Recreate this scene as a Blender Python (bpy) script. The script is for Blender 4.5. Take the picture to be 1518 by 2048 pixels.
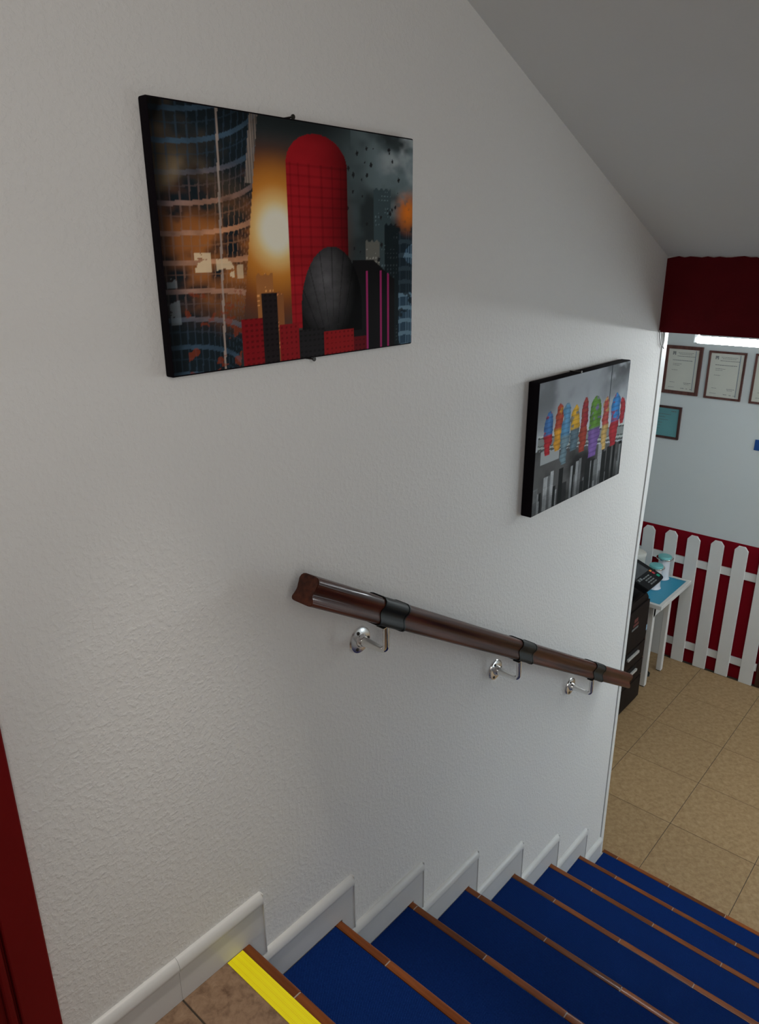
import bpy, bmesh, math, random
import numpy as np
from mathutils import Vector, Matrix

for o in list(bpy.data.objects):
    bpy.data.objects.remove(o)
SC = bpy.context.scene
COL = SC.collection
rng = random.Random(7)

# ------------------------------------------------------------------ camera
FPX = 1467.0
cam_d = bpy.data.cameras.new('camera')
cam_d.sensor_fit = 'VERTICAL'
cam_d.sensor_height = 36.0
cam_d.lens = FPX / 2048.0 * 36.0
cam_d.clip_start = 0.02
cam = bpy.data.objects.new('camera', cam_d)
COL.objects.link(cam)
_yaw, _pit, _rol = math.radians(41.71), math.radians(19.48), math.radians(-0.36)
_f = Vector((math.cos(_yaw) * math.cos(_pit), math.sin(_yaw) * math.cos(_pit), -math.sin(_pit)))
_r0 = Vector((math.sin(_yaw), -math.cos(_yaw), 0))
_u0 = _r0.cross(_f)
_r = math.cos(_rol) * _r0 + math.sin(_rol) * _u0
_u = _r.cross(_f)
_m = Matrix((_r, _u, -_f)).transposed().to_4x4()
_m.translation = Vector((-0.7171, -1.0500, 1.4600))
cam.matrix_world = _m
SC.camera = cam

# ------------------------------------------------------------------ world, exposure
W = bpy.data.worlds.new('world')
SC.world = W
W.use_nodes = True
W.node_tree.nodes['Background'].inputs[0].default_value = (0.75, 0.85, 1.0, 1)
W.node_tree.nodes['Background'].inputs[1].default_value = 0.3
SC.view_settings.view_transform = 'Standard'
SC.view_settings.look = 'None'
SC.view_settings.gamma = 1.0
SC.view_settings.use_curve_mapping = False
SC.view_settings.exposure = 0.10
SC.cycles.max_bounces = 10
SC.cycles.diffuse_bounces = 6

TUBE_A = 58.0      # tube seen under the red fascia
TUBE_B = 45.0      # tube added out of view in the lower room
def area(name, loc, aim, size, power, color):
    d = bpy.data.lights.new(name, 'AREA')
    d.shape = 'RECTANGLE'
    d.size, d.size_y = size
    d.energy = power
    d.color = color
    o = bpy.data.objects.new(name, d)
    COL.objects.link(o)
    o.location = loc
    o.rotation_euler = (Vector(aim) - Vector(loc)).to_track_quat('-Z', 'Y').to_euler()
    return o
# added unseen area lights: cool fill in the lower room, soft fill on the landing
area('lower_room_fill', (3.2, -3.38, 0.05), (2.2, 0.0, -0.2), (1.6, 1.5), 38.0, (0.80, 0.92, 1.0))
area('landing_fill', (-0.75, -1.70, 1.60), (0.0, 0.0, 1.38), (1.0, 0.9), 7.3, (1.0, 0.965, 0.93)).data.spread = math.radians(125)

# unseen spot added over the top landing to brighten floor and tape
_d = bpy.data.lights.new('landing_spot_fill', 'SPOT')
_d.energy = 60.0
_d.spot_size = math.radians(32)
_d.spot_blend = 0.7
_d.shadow_soft_size = 0.03
_d.color = (1.0, 0.93, 0.84)
_o = bpy.data.objects.new('landing_spot_fill', _d)
COL.objects.link(_o)
_o.location = (-0.14, -0.33, 2.28)

# ------------------------------------------------------------------ materials
def new_mat(name):
    m = bpy.data.materials.new(name)
    m.use_nodes = True
    nt = m.node_tree
    return m, nt, nt.nodes['Principled BSDF']

def simple(name, col, rough=0.5, metal=0.0, var=0.06, scale=20.0, bump=0.0, bscale=200.0, coat=0.0, rnd=0.0, spec=0.5):
    """procedural: a noise varies the colour a little; optional bump"""
    m, nt, b = new_mat(name)
    N, L = nt.nodes, nt.links
    tc = N.new('ShaderNodeTexCoord')
    nz = N.new('ShaderNodeTexNoise')
    nz.inputs['Scale'].default_value = scale
    nz.inputs['Detail'].default_value = 4
    L.new(tc.outputs['Object'], nz.inputs['Vector'])
    mx = N.new('ShaderNodeMix')
    mx.data_type = 'RGBA'
    c0 = [max(0, c * (1 - var)) for c in col]
    c1 = [min(1, c * (1 + var)) for c in col]
    mx.inputs[6].default_value = (*c0, 1)
    mx.inputs[7].default_value = (*c1, 1)
    L.new(nz.outputs['Fac'], mx.inputs[0])
    out = mx.outputs[2]
    if rnd:
        oi = N.new('ShaderNodeObjectInfo')
        mr = N.new('ShaderNodeMapRange')
        mr.inputs[3].default_value = 1 - rnd
        mr.inputs[4].default_value = 1 + rnd
        L.new(oi.outputs['Random'], mr.inputs[0])
        h = N.new('ShaderNodeHueSaturation')
        L.new(mr.outputs[0], h.inputs['Value'])
        L.new(out, h.inputs['Color'])
        out = h.outputs[0]
    L.new(out, b.inputs['Base Color'])
    b.inputs['Roughness'].default_value = rough
    b.inputs['Metallic'].default_value = metal
    b.inputs['Coat Weight'].default_value = coat
    b.inputs['Specular IOR Level'].default_value = spec
    if bump:
        n2 = N.new('ShaderNodeTexNoise')
        n2.inputs['Scale'].default_value = bscale
        n2.inputs['Detail'].default_value = 3
        L.new(tc.outputs['Object'], n2.inputs['Vector'])
        bp = N.new('ShaderNodeBump')
        bp.inputs['Strength'].default_value = 1.0
        bp.inputs['Distance'].default_value = bump
        L.new(n2.outputs['Fac'], bp.inputs['Height'])
        L.new(bp.outputs[0], b.inputs['Normal'])
    return m

def stucco():
    m, nt, b = new_mat('white_textured_plaster')
    N, L = nt.nodes, nt.links
    tc = N.new('ShaderNodeTexCoord')
    b.inputs['Base Color'].default_value = (0.78, 0.765, 0.74, 1)
    b.inputs['Roughness'].default_value = 0.75
    n1 = N.new('ShaderNodeTexNoise')
    n1.inputs['Scale'].default_value = 95
    n1.inputs['Detail'].default_value = 3
    n1.inputs['Roughness'].default_value = 0.55
    L.new(tc.outputs['Object'], n1.inputs['Vector'])
    r = N.new('ShaderNodeMapRange')
    r.interpolation_type = 'SMOOTHSTEP'
    r.inputs[1].default_value = 0.42
    r.inputs[2].default_value = 0.66
    L.new(n1.outputs['Fac'], r.inputs[0])
    bp = N.new('ShaderNodeBump')
    bp.inputs['Strength'].default_value = 0.42
    bp.inputs['Distance'].default_value = 0.0012
    L.new(r.outputs[0], bp.inputs['Height'])
    L.new(bp.outputs[0], b.inputs['Normal'])
    return m

def tile_mat(name, ca, cb, cc):
    m, nt, b = new_mat(name)
    N, L = nt.nodes, nt.links
    tc = N.new('ShaderNodeTexCoord')
    n1 = N.new('ShaderNodeTexNoise')
    n1.inputs['Scale'].default_value = 38
    n1.inputs['Detail'].default_value = 8
    n1.inputs['Roughness'].default_value = 0.68
    n1.inputs['Distortion'].default_value = 0.35
    L.new(tc.outputs['Object'], n1.inputs['Vector'])
    cr = N.new('ShaderNodeValToRGB')
    e = cr.color_ramp.elements
    e[0].position = 0.30; e[0].color = (*ca, 1)
    e[1].position = 0.72; e[1].color = (*cc, 1)
    k = e.new(0.5); k.color = (*cb, 1)
    L.new(n1.outputs['Fac'], cr.inputs[0])
    oi = N.new('ShaderNodeObjectInfo')
    mr = N.new('ShaderNodeMapRange')
    mr.inputs[3].default_value = 0.95
    mr.inputs[4].default_value = 1.05
    L.new(oi.outputs['Random'], mr.inputs[0])
    h = N.new('ShaderNodeHueSaturation')
    L.new(mr.outputs[0], h.inputs['Value'])
    L.new(cr.outputs[0], h.inputs['Color'])
    L.new(h.outputs[0], b.inputs['Base Color'])
    b.inputs['Roughness'].default_value = 0.5
    b.inputs['Specular IOR Level'].default_value = 0.3
    return m

def wood_mat(name, c0, c1, rough, coat, axis='X', rnd=0.0, ry=0.0, spec=0.25):
    m, nt, b = new_mat(name)
    N, L = nt.nodes, nt.links
    tc = N.new('ShaderNodeTexCoord')
    mp = N.new('ShaderNodeMapping')
    s = [70, 70, 70]
    s['XYZ'.index(axis)] = 4
    mp.inputs['Scale'].default_value = s
    mr_ = N.new('ShaderNodeMapping')
    mr_.inputs['Rotation'].default_value = (0, ry, 0)
    L.new(tc.outputs['Object'], mr_.inputs[0])
    L.new(mr_.outputs[0], mp.inputs[0])
    n1 = N.new('ShaderNodeTexNoise')
    n1.inputs['Scale'].default_value = 1.0
    n1.inputs['Detail'].default_value = 6
    L.new(mp.outputs[0], n1.inputs['Vector'])
    cr = N.new('ShaderNodeValToRGB')
    cr.color_ramp.elements[0].position = 0.32
    cr.color_ramp.elements[0].color = (*c0, 1)
    cr.color_ramp.elements[1].position = 0.7
    cr.color_ramp.elements[1].color = (*c1, 1)
    L.new(n1.outputs['Fac'], cr.inputs[0])
    out = cr.outputs[0]
    if rnd:
        oi = N.new('ShaderNodeObjectInfo')
        mr = N.new('ShaderNodeMapRange')
        mr.inputs[3].default_value = 1 - rnd
        mr.inputs[4].default_value = 1 + rnd
        L.new(oi.outputs['Random'], mr.inputs[0])
        h = N.new('ShaderNodeHueSaturation')
        L.new(mr.outputs[0], h.inputs['Value'])
        L.new(out, h.inputs['Color'])
        out = h.outputs[0]
    L.new(out, b.inputs['Base Color'])
    b.inputs['Roughness'].default_value = rough
    b.inputs['Coat Weight'].default_value = coat
    b.inputs['Coat Roughness'].default_value = 0.07
    b.inputs['Specular IOR Level'].default_value = spec
    return m

def mat_carpet():
    """ribbed blue stair covering: fine diagonal ribs as relief"""
    m, nt, b = new_mat('blue_ribbed_covering')
    N, L = nt.nodes, nt.links
    tc = N.new('ShaderNodeTexCoord')
    mp = N.new('ShaderNodeMapping')
    mp.inputs['Rotation'].default_value = (0, 0, math.radians(38))
    L.new(tc.outputs['Object'], mp.inputs[0])
    wv = N.new('ShaderNodeTexWave')
    wv.inputs['Scale'].default_value = 85
    wv.inputs['Distortion'].default_value = 0.6
    wv.inputs['Detail'].default_value = 1
    L.new(mp.outputs[0], wv.inputs['Vector'])
    nz = N.new('ShaderNodeTexNoise')
    nz.inputs['Scale'].default_value = 320
    L.new(tc.outputs['Object'], nz.inputs['Vector'])
    mx = N.new('ShaderNodeMix')
    mx.data_type = 'RGBA'
    mx.inputs[6].default_value = (0.0016, 0.011, 0.076, 1)
    mx.inputs[7].default_value = (0.010, 0.054, 0.255, 1)
    ad = N.new('ShaderNodeMath')
    ad.operation = 'MULTIPLY'
    L.new(wv.outputs['Fac'], ad.inputs[0])
    L.new(nz.outputs['Fac'], ad.inputs[1])
    L.new(ad.outputs[0], mx.inputs[0])
    L.new(mx.outputs[2], b.inputs['Base Color'])
    b.inputs['Roughness'].default_value = 0.9
    b.inputs['Specular IOR Level'].default_value = 0.06
    bp = N.new('ShaderNodeBump')
    bp.inputs['Strength'].default_value = 0.5
    bp.inputs['Distance'].default_value = 0.0012
    L.new(ad.outputs[0], bp.inputs['Height'])
    L.new(bp.outputs[0], b.inputs['Normal'])
    return m

def mat_tape():
    """yellow reflective tape: bands of fine honeycomb cells"""
    m, nt, b = new_mat('yellow_reflective_tape')
    N, L = nt.nodes, nt.links
    tc = N.new('ShaderNodeTexCoord')
    vo = N.new('ShaderNodeTexVoronoi')
    vo.feature = 'DISTANCE_TO_EDGE'
    vo.inputs['Scale'].default_value = 260
    vo.inputs['Randomness'].default_value = 0.15
    L.new(tc.outputs['Object'], vo.inputs['Vector'])
    st = N.new('ShaderNodeMath')
    st.operation = 'GREATER_THAN'
    st.inputs[1].default_value = 0.09
    L.new(vo.outputs['Distance'], st.inputs[0])
    wv = N.new('ShaderNodeTexWave')
    wv.bands_direction = 'X'
    wv.inputs['Scale'].default_value = 24
    wv.inputs['Distortion'].default_value = 0.3
    L.new(tc.outputs['Object'], wv.inputs['Vector'])
    ad = N.new('ShaderNodeMath')
    ad.operation = 'MAXIMUM'
    L.new(st.outputs[0], ad.inputs[0])
    L.new(wv.outputs['Fac'], ad.inputs[1])
    mx = N.new('ShaderNodeMix')
    mx.data_type = 'RGBA'
    mx.inputs[6].default_value = (0.90, 0.66, 0.0, 1)
    mx.inputs[7].default_value = (1.0, 0.88, 0.0, 1)
    L.new(ad.outputs[0], mx.inputs[0])
    L.new(mx.outputs[2], b.inputs['Base Color'])
    b.inputs['Roughness'].default_value = 0.35
    b.inputs['Sheen Weight'].default_value = 0.0
    return m

def emit(name, col, s):
    m, nt, b = new_mat(name)
    b.inputs['Base Color'].default_value = (0.9, 0.9, 0.9, 1)
    b.inputs['Emission Color'].default_value = (*col, 1)
    b.inputs['Emission Strength'].default_value = s
    return m

def mat_print(name):
    m, nt, b = new_mat(name)
    at = nt.nodes.new('ShaderNodeVertexColor')
    at.layer_name = 'print'
    nt.links.new(at.outputs[0], b.inputs['Base Color'])
    b.inputs['Roughness'].default_value = 0.7
    b.inputs['Specular IOR Level'].default_value = 0.08
    return m

M = {}
M['plaster'] = stucco()
M['smooth_wall'] = simple('smooth_white_paint', (0.60, 0.635, 0.64), 0.7, var=0.02, scale=3)
M['ceiling'] = simple('white_ceiling_paint', (0.72, 0.73, 0.72), 0.85, var=0.02, scale=4, bump=0.0006, bscale=60)
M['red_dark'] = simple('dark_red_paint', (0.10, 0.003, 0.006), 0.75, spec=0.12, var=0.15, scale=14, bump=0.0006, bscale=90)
M['red'] = simple('red_paint', (0.20, 0.001, 0.008), 0.7, spec=0.12, var=0.08, scale=8)
M['red_door'] = simple('red_satin_paint', (0.16, 0.003, 0.004), 0.5, spec=0.2, var=0.1, scale=9, bump=0.0004, bscale=50)
M['grout'] = simple('dark_grout', (0.05, 0.038, 0.026), 0.9, var=0.2, scale=60)
M['tile'] = tile_mat('beige_mottled_tile', (0.27, 0.165, 0.078), (0.36, 0.23, 0.115), (0.45, 0.31, 0.17))
M['tile_landing'] = tile_mat('terracotta_beige_tile', (0.12, 0.066, 0.038), (0.24, 0.148, 0.09), (0.33, 0.22, 0.14))
M['carpet'] = mat_carpet()
M['nosing'] = wood_mat('brown_glazed_nosing', (0.12, 0.030, 0.007), (0.26, 0.075, 0.018), 0.40, 0.16, 'Y', rnd=0.3, spec=0.12)
M['white_grout'] = simple('pale_grout', (0.36, 0.31, 0.26), 0.9, var=0.1, scale=90)
M['riser'] = simple('white_riser_tile', (0.55, 0.53, 0.5), 0.5)
M['skirting'] = simple('white_glazed_skirting', (0.64, 0.635, 0.62), 0.4, var=0.02, coat=0.1)
M['tape'] = mat_tape()
M['rail'] = wood_mat('dark_brown_varnished_wood', (0.028, 0.0065, 0.003), (0.100, 0.026, 0.011), 0.40, 0.20, 'X', ry=-0.538, spec=0.14)
M['rubber'] = simple('black_rubber', (0.008, 0.009, 0.009), 0.45, var=0.1, spec=0.25)
M['chrome'] = simple('polished_chrome', (0.80, 0.79, 0.77), 0.10, metal=1.0, var=0.02)
M['flange'] = simple('satin_chrome_flange', (0.86, 0.85, 0.84), 0.24, metal=1.0, var=0.02)
M['screw'] = simple('dark_screw', (0.05, 0.045, 0.04), 0.4, metal=0.8)
M['canvas_edge'] = simple('black_canvas_edge', (0.007, 0.005, 0.007), 0.9, var=0.2, spec=0.08, bump=0.0003, bscale=600)
M['white_trim'] = simple('white_trim_paint', (0.80, 0.80, 0.78), 0.4, var=0.02)
M['fence'] = simple('white_fence_paint', (0.72, 0.71, 0.69), 0.55, var=0.04, scale=12)
M['table_white'] = simple('white_table_paint', (0.74, 0.72, 0.68), 0.45, var=0.03)
M['table_blue'] = simple('turquoise_blue_top', (0.03, 0.30, 0.46), 0.4, var=0.05)
M['porcelain'] = simple('white_porcelain', (0.75, 0.74, 0.78), 0.25, var=0.03, coat=0.4)
M['cream'] = simple('cream_plastic', (0.66, 0.64, 0.58), 0.5, var=0.03)
M['teal'] = simple('pale_teal_lid', (0.16, 0.50, 0.50), 0.35, var=0.05)
M['copier'] = simple('dark_brown_plastic', (0.016, 0.011, 0.009), 0.6, var=0.1, spec=0.12)
M['copier_black'] = simple('black_plastic', (0.006, 0.006, 0.007), 0.5, var=0.1, spec=0.2)
M['copier_screen'] = simple('dark_grey_screen', (0.045, 0.048, 0.052), 0.2, var=0.1)
M['handle_grey'] = simple('light_grey_plastic', (0.42, 0.40, 0.38), 0.5)
M['key_grey'] = simple('grey_key', (0.16, 0.17, 0.17), 0.5)
M['key_green'] = simple('green_key', (0.0, 0.30, 0.18), 0.4)
M['key_red'] = simple('red_key', (0.45, 0.03, 0.05), 0.4)
M['key_orange'] = simple('orange_key', (0.80, 0.26, 0.05), 0.4)
M['sticker_red'] = simple('faded_red_print', (0.13, 0.03, 0.025), 0.6)
M['sticker_blue'] = simple('pale_blue_sticker', (0.30, 0.46, 0.60), 0.6)
M['frame_wood'] = wood_mat('reddish_brown_frame', (0.075, 0.026, 0.020), (0.13, 0.048, 0.038), 0.45, 0.2, 'Z')
M['frame_dark'] = wood_mat('dark_brown_frame', (0.045, 0.017, 0.015), (0.085, 0.032, 0.028), 0.45, 0.2, 'Z')
M['paper'] = simple('cream_certificate_paper', (0.56, 0.56, 0.50), 0.3, var=0.04, scale=6)
M['paper_teal'] = simple('teal_certificate_paper', (0.10, 0.27, 0.29), 0.3, var=0.3, scale=5)
M['ink'] = simple('grey_ink', (0.11, 0.11, 0.12), 0.6)
M['ink_blue'] = simple('blue_grey_ink', (0.16, 0.21, 0.28), 0.6)
M['blue_sign'] = simple('blue_sign_plastic', (0.005, 0.06, 0.25), 0.4)
M['white_ink'] = simple('white_ink', (0.75, 0.75, 0.75), 0.5)
M['brown_door'] = wood_mat('dark_brown_door', (0.035, 0.015, 0.009), (0.07, 0.03, 0.018), 0.4, 0.2, 'Z')
M['fixture'] = simple('white_fixture_metal', (0.75, 0.77, 0.78), 0.4)
M['tube_a'] = emit('fluorescent_tube', (0.90, 0.97, 1.0), TUBE_A)
M['tube_b'] = emit('added_fluorescent_tube', (0.90, 0.97, 1.0), TUBE_B)
M['cable_grey'] = simple('grey_cable', (0.45, 0.44, 0.43), 0.5)
M['print_a'] = mat_print('city_print_on_canvas')
M['print_b'] = mat_print('grey_skyline_print_on_canvas')

# ------------------------------------------------------------------ mesh helpers
def link(name, bm, mat, parent=None, smooth=False):
    me = bpy.data.meshes.new(name)
    bmesh.ops.recalc_face_normals(bm, faces=bm.faces[:])
    bm.to_mesh(me)
    bm.free()
    me.materials.append(M[mat] if isinstance(mat, str) else mat)
    if smooth:
        for p in me.polygons:
            p.use_smooth = True
        me.set_sharp_from_angle(angle=math.radians(35))
    o = bpy.data.objects.new(name, me)
    COL.objects.link(o)
    if parent is not None:
        o.parent = parent
        o.matrix_parent_inverse = Matrix.Translation(parent.location).inverted() if False else Matrix()
        o.location = -parent.location if parent.parent is None else Vector((0, 0, 0))
    return o

def share(src, name, loc, parent):
    o = src.copy()
    o.name = name
    COL.objects.link(o)
    o.parent = parent
    o.location = loc
    return o

def tag(o, label=None, cat=None, group=None, kind=None):
    if label: o['label'] = label
    if cat: o['category'] = cat
    if group: o['group'] = group
    if kind: o['kind'] = kind
    return o

def thing(name, loc, label=None, cat=None, group=None, kind=None):
    o = bpy.data.objects.new(name, None)
    o.empty_display_size = 0.05
    COL.objects.link(o)
    o.location = loc
    return tag(o, label, cat, group, kind)

def box(bm, x0, x1, y0, y1, z0, z1, bev=0.0, seg=1):
    v = [bm.verts.new(p) for p in ((x0, y0, z0), (x1, y0, z0), (x1, y1, z0), (x0, y1, z0),
                                   (x0, y0, z1), (x1, y0, z1), (x1, y1, z1), (x0, y1, z1))]
    fs = [bm.faces.new([v[i] for i in q]) for q in ((3, 2, 1, 0), (4, 5, 6, 7), (0, 1, 5, 4), (1, 2, 6, 5), (2, 3, 7, 6), (3, 0, 4, 7))]
    if bev:
        es = list({e for f in fs for e in f.edges})
        bmesh.ops.bevel(bm, geom=es, offset=bev, segments=seg, profile=0.5, affect='EDGES')
    return v

def B(*a, bev=0.0, seg=1):
    bm = bmesh.new()
    box(bm, *a, bev=bev, seg=seg)
    return bm

def prism(bm, pts, fn0, fn1, cap=True):
    """pts = 2-D outline; fn0/fn1 map it to the two ends"""
    a = [bm.verts.new(fn0(p)) for p in pts]
    b = [bm.verts.new(fn1(p)) for p in pts]
    n = len(pts)
    for i in range(n):
        bm.faces.new((a[i], a[(i + 1) % n], b[(i + 1) % n], b[i]))
    if cap:
        bm.faces.new(a[::-1])
        bm.faces.new(b)

def PR(pts, fn0, fn1):
    bm = bmesh.new()
    prism(bm, pts, fn0, fn1)
    return bm

def tube(bm, path, r, seg=12, caps=True):
    """round tube along a list of points; r number or list"""
    P = [Vector(p) for p in path]
    rs = r if isinstance(r, (list, tuple)) else [r] * len(P)
    rings = []
    prev = None
    for i, p in enumerate(P):
        d = (P[min(i + 1, len(P) - 1)] - P[max(i - 1, 0)]).normalized()
        if prev is None:
            n = d.orthogonal().normalized()
        else:
            n = (prev - d * prev.dot(d)).normalized()
        prev = n
        b = d.cross(n)
        rings.append([bm.verts.new(p + (n * math.cos(t) + b * math.sin(t)) * rs[i]) for t in [2 * math.pi * k / seg for k in range(seg)]])
    for a, b in zip(rings, rings[1:]):
        for k in range(seg):
            bm.faces.new((a[k], a[(k + 1) % seg], b[(k + 1) % seg], b[k]))
    if caps:
        bm.faces.new(rings[0][::-1])
        bm.faces.new(rings[-1])

def lathe(bm, prof, c, seg=32):
    """prof: (r, z) from bottom to top around the vertical through c"""
    rings = []
    for r, z in prof:
        if r < 1e-6:
            rings.append([bm.verts.new((c[0], c[1], c[2] + z))])
        else:
            rings.append([bm.verts.new((c[0] + r * math.cos(t), c[1] + r * math.sin(t), c[2] + z)) for t in [2 * math.pi * k / seg for k in range(seg)]])
    for a, b in zip(rings, rings[1:]):
        if len(a) == 1 and len(b) == 1:
            continue
        for k in range(seg):
            k2 = (k + 1) % seg
            if len(a) == 1:
                bm.faces.new((a[0], b[k2], b[k]))
            elif len(b) == 1:
                bm.faces.new((a[k], a[k2], b[0]))
            else:
                bm.faces.new((a[k], a[k2], b[k2], b[k]))
    if len(rings[0]) > 1: bm.faces.new(rings[0][::-1])
    if len(rings[-1]) > 1: bm.faces.new(rings[-1])

# ------------------------------------------------------------------ dimensions
F = 1.407                       # lower floor below the landing
XF = 4.334                      # far wall of the lower room
NX = [0.005, 0.293, 0.590, 0.888, 1.193, 1.492, 1.772, 2.057]      # nosing fronts
NZ = [0.0, -0.177, -0.355, -0.531, -0.713, -0.891, -1.056, -1.232]
SW = -1.75                      # far side of the stairs
def ceil_z(x): return 1.953 - 0.412 * (x - 0.746)
CEIL_LOW = 1.183                # lower room ceiling = underside of the fascia

# ------------------------------------------------------------------ setting: walls, ceilings
XT = -0.62                      # where the sloping ceiling turns level
pts = [(-2.3, -0.06), (0.0, -0.06), (0.25, -1.47), (1.995, -1.47), (1.996, -0.8), (2.004, 0.29), (2.021, 0.7), (2.024, CEIL_LOW), (2.0, ceil_z(2.0) + 0.1), (XT, ceil_z(XT) + 0.1), (-2.3, ceil_z(XT) + 0.1)]
tag(link('wall_left', PR(pts, lambda p: (p[0], 0.0, p[1]), lambda p: (p[0], 0.11, p[1])), 'plaster'), kind='structure')
zt = ceil_z(XT)
pts = [(-2.3, zt), (XT, zt), (1.985, ceil_z(1.985)), (1.985, ceil_z(1.985) + 0.12), (XT, zt + 0.12), (-2.3, zt + 0.12)]
tag(link('ceiling', PR(pts, lambda p: (p[0], 0.0, p[1]), lambda p: (p[0], SW - 0.1, p[1])), 'ceiling'), kind='structure')
tag(link('wall_right', B(-2.3, 1.985, SW - 0.1, SW - 0.0005, -1.47, zt), 'plaster'), kind='structure')
tag(link('wall_rear', B(-2.4, -2.3, SW - 0.1, 0.11, -0.06, zt), 'plaster'), kind='structure')
# fascia over the opening, red layer with a ragged hand-painted upper edge
zf = ceil_z(1.985)
fas = tag(link('wall_fascia', B(1.990, 2.14, -3.45, 0.0, CEIL_LOW, zf + 0.1), 'plaster'), kind='structure')
bm = bmesh.new()
n = 90
top, bot = [], []
for i in range(n + 1):
    y = 0.0 - 1.75 * i / n
    jz = rng.uniform(-0.004, 0.003) + (-0.012 if i in (16, 17, 33) else 0)
    top.append((y, min(zf - 0.0005, zf - 0.001 + jz) if i else zf - 0.008))
for i in range(n):
    (ya, za), (yb, zb) = top[i], top[i + 1]
    vs = [bm.verts.new(p) for p in ((1.985, ya, CEIL_LOW), (1.985, yb, CEIL_LOW), (1.985, yb, zb), (1.985, ya, za))]
    ws = [bm.verts.new((1.9905, v.co.y, v.co.z)) for v in vs]
    bm.faces.new(vs)
    bm.faces.new((vs[3], vs[2], ws[2], ws[3]))
    bm.faces.new((vs[1], vs[0], ws[0], ws[1]))
bmesh.ops.remove_doubles(bm, verts=bm.verts[:], dist=1e-5)
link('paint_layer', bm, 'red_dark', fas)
# lower room
tag(link('wall_far', B(XF, XF + 0.1, -3.55, 1.75, -F - 0.08, CEIL_LOW + 0.1), 'smooth_wall'), kind='structure')
wf = bpy.data.objects['wall_far']
link('red_panel', B(XF - 0.004, XF, -0.055, 1.65, -F, -0.407, bev=0.001), 'red', wf)
tag(link('wall_side', B(1.9, XF, 1.65, 1.75, -F - 0.08, CEIL_LOW + 0.1), 'smooth_wall'), kind='structure')
tag(link('wall_lower_right', B(1.9, XF, -3.55, -3.45, -F - 0.08, CEIL_LOW + 0.1), 'smooth_wall'), kind='structure')
tag(link('wall_near', B(1.9, 2.0, 0.11, 1.65, -F - 0.08, CEIL_LOW + 0.1), 'smooth_wall'), kind='structure')
tag(link('wall_near', B(1.9, 1.99, -3.45, SW - 0.1, -F - 0.08, CEIL_LOW + 0.1), 'smooth_wall'), kind='structure')
tag(link('ceiling', B(2.14, XF, -3.45, 1.65, CEIL_LOW, CEIL_LOW + 0.1), 'ceiling'), kind='structure')
# white strip on the wall corner, a dark gap beside it
pts = [(1.9985, -1.232), (2.030, -1.232), (2.026, -0.8), (2.031, 0.29), (2.054, 0.57), (2.066, 0.8), (2.070, CEIL_LOW), (2.028, CEIL_LOW), (2.0255, 0.7), (2.0075, 0.29), (1.9995, -0.8)]
tag(link('trim_1', PR(pts, lambda p: (p[0], -0.004, p[1]), lambda p: (p[0], 0.112, p[1])), 'white_trim'), kind='structure')

# floors ------------------------------------------------------------------
TS = 0.418
fl = tag(link('floor', B(1.9, XF, -3.45, 1.65, -F - 0.09, -F - 0.0015), 'grout'), kind='structure')
proto = None
jx, jy = 2.633, -0.12
for i in range(-2, 5):
    for j in range(-8, 5):
        x0, x1 = jx + i * TS, jx + (i + 1) * TS
        y0, y1 = jy + j * 0.4205, jy + (j + 1) * 0.4205
        cut = (max(x0, 2.0), min(x1, XF), max(y0, -3.45), min(y1, 1.65))
        if cut[1] - cut[0] < 0.03 or cut[3] - cut[2] < 0.03: continue
        full = abs(cut[1] - cut[0] - TS) < 1e-6 and abs(cut[3] - cut[2] - 0.4205) < 1e-6
        g = 0.0013
        if full and proto is not None:
            o = share(proto, 'floor_tile', ((x0 + x1) / 2, (y0 + y1) / 2, -F), fl)
            o.rotation_euler = (0, 0, math.pi * rng.randrange(2))
        else:
            cx_, cy_ = (cut[0] + cut[1]) / 2, (cut[2] + cut[3]) / 2
            bm = B(cut[0] - cx_ + g, cut[1] - cx_ - g, cut[2] - cy_ + g, cut[3] - cy_ - g, -0.009, 0.0, bev=0.0008)
            o = link('floor_tile', bm, 'tile', fl)
            o.location = (cx_, cy_, -F)
            if full: proto = o
fl2 = tag(link('floor', B(-2.3, -0.0195, SW, 0.0, -0.1, -0.0015), 'grout'), kind='structure')
proto = None
for i in range(-6, 1):
    for j in range(-5, 0):
        x0, x1 = -0.173 + i * TS, -0.173 + (i + 1) * TS
        y0, y1 = j * TS, (j + 1) * TS
        cut = (max(x0, -2.3), min(x1, -0.0195), max(y0, SW), y1)
        if cut[1] - cut[0] < 0.03 or cut[3] - cut[2] < 0.03: continue
        full = abs(cut[1] - cut[0] - TS) < 1e-6 and abs(cut[3] - cut[2] - TS) < 1e-6
        g = 0.0018
        if full and proto is not None:
            share(proto, 'floor_tile', ((x0 + x1) / 2, (y0 + y1) / 2, 0), fl2)
        else:
            cx_, cy_ = (cut[0] + cut[1]) / 2, (cut[2] + cut[3]) / 2
            o = link('floor_tile', B(cut[0] - cx_ + g, cut[1] - cx_ - g, cut[2] - cy_ + g, cut[3] - cy_ - g, -0.009, 0.0, bev=0.0008), 'tile_landing', fl2)
            o.location = (cx_, cy_, 0)
            if full: proto = o

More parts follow.
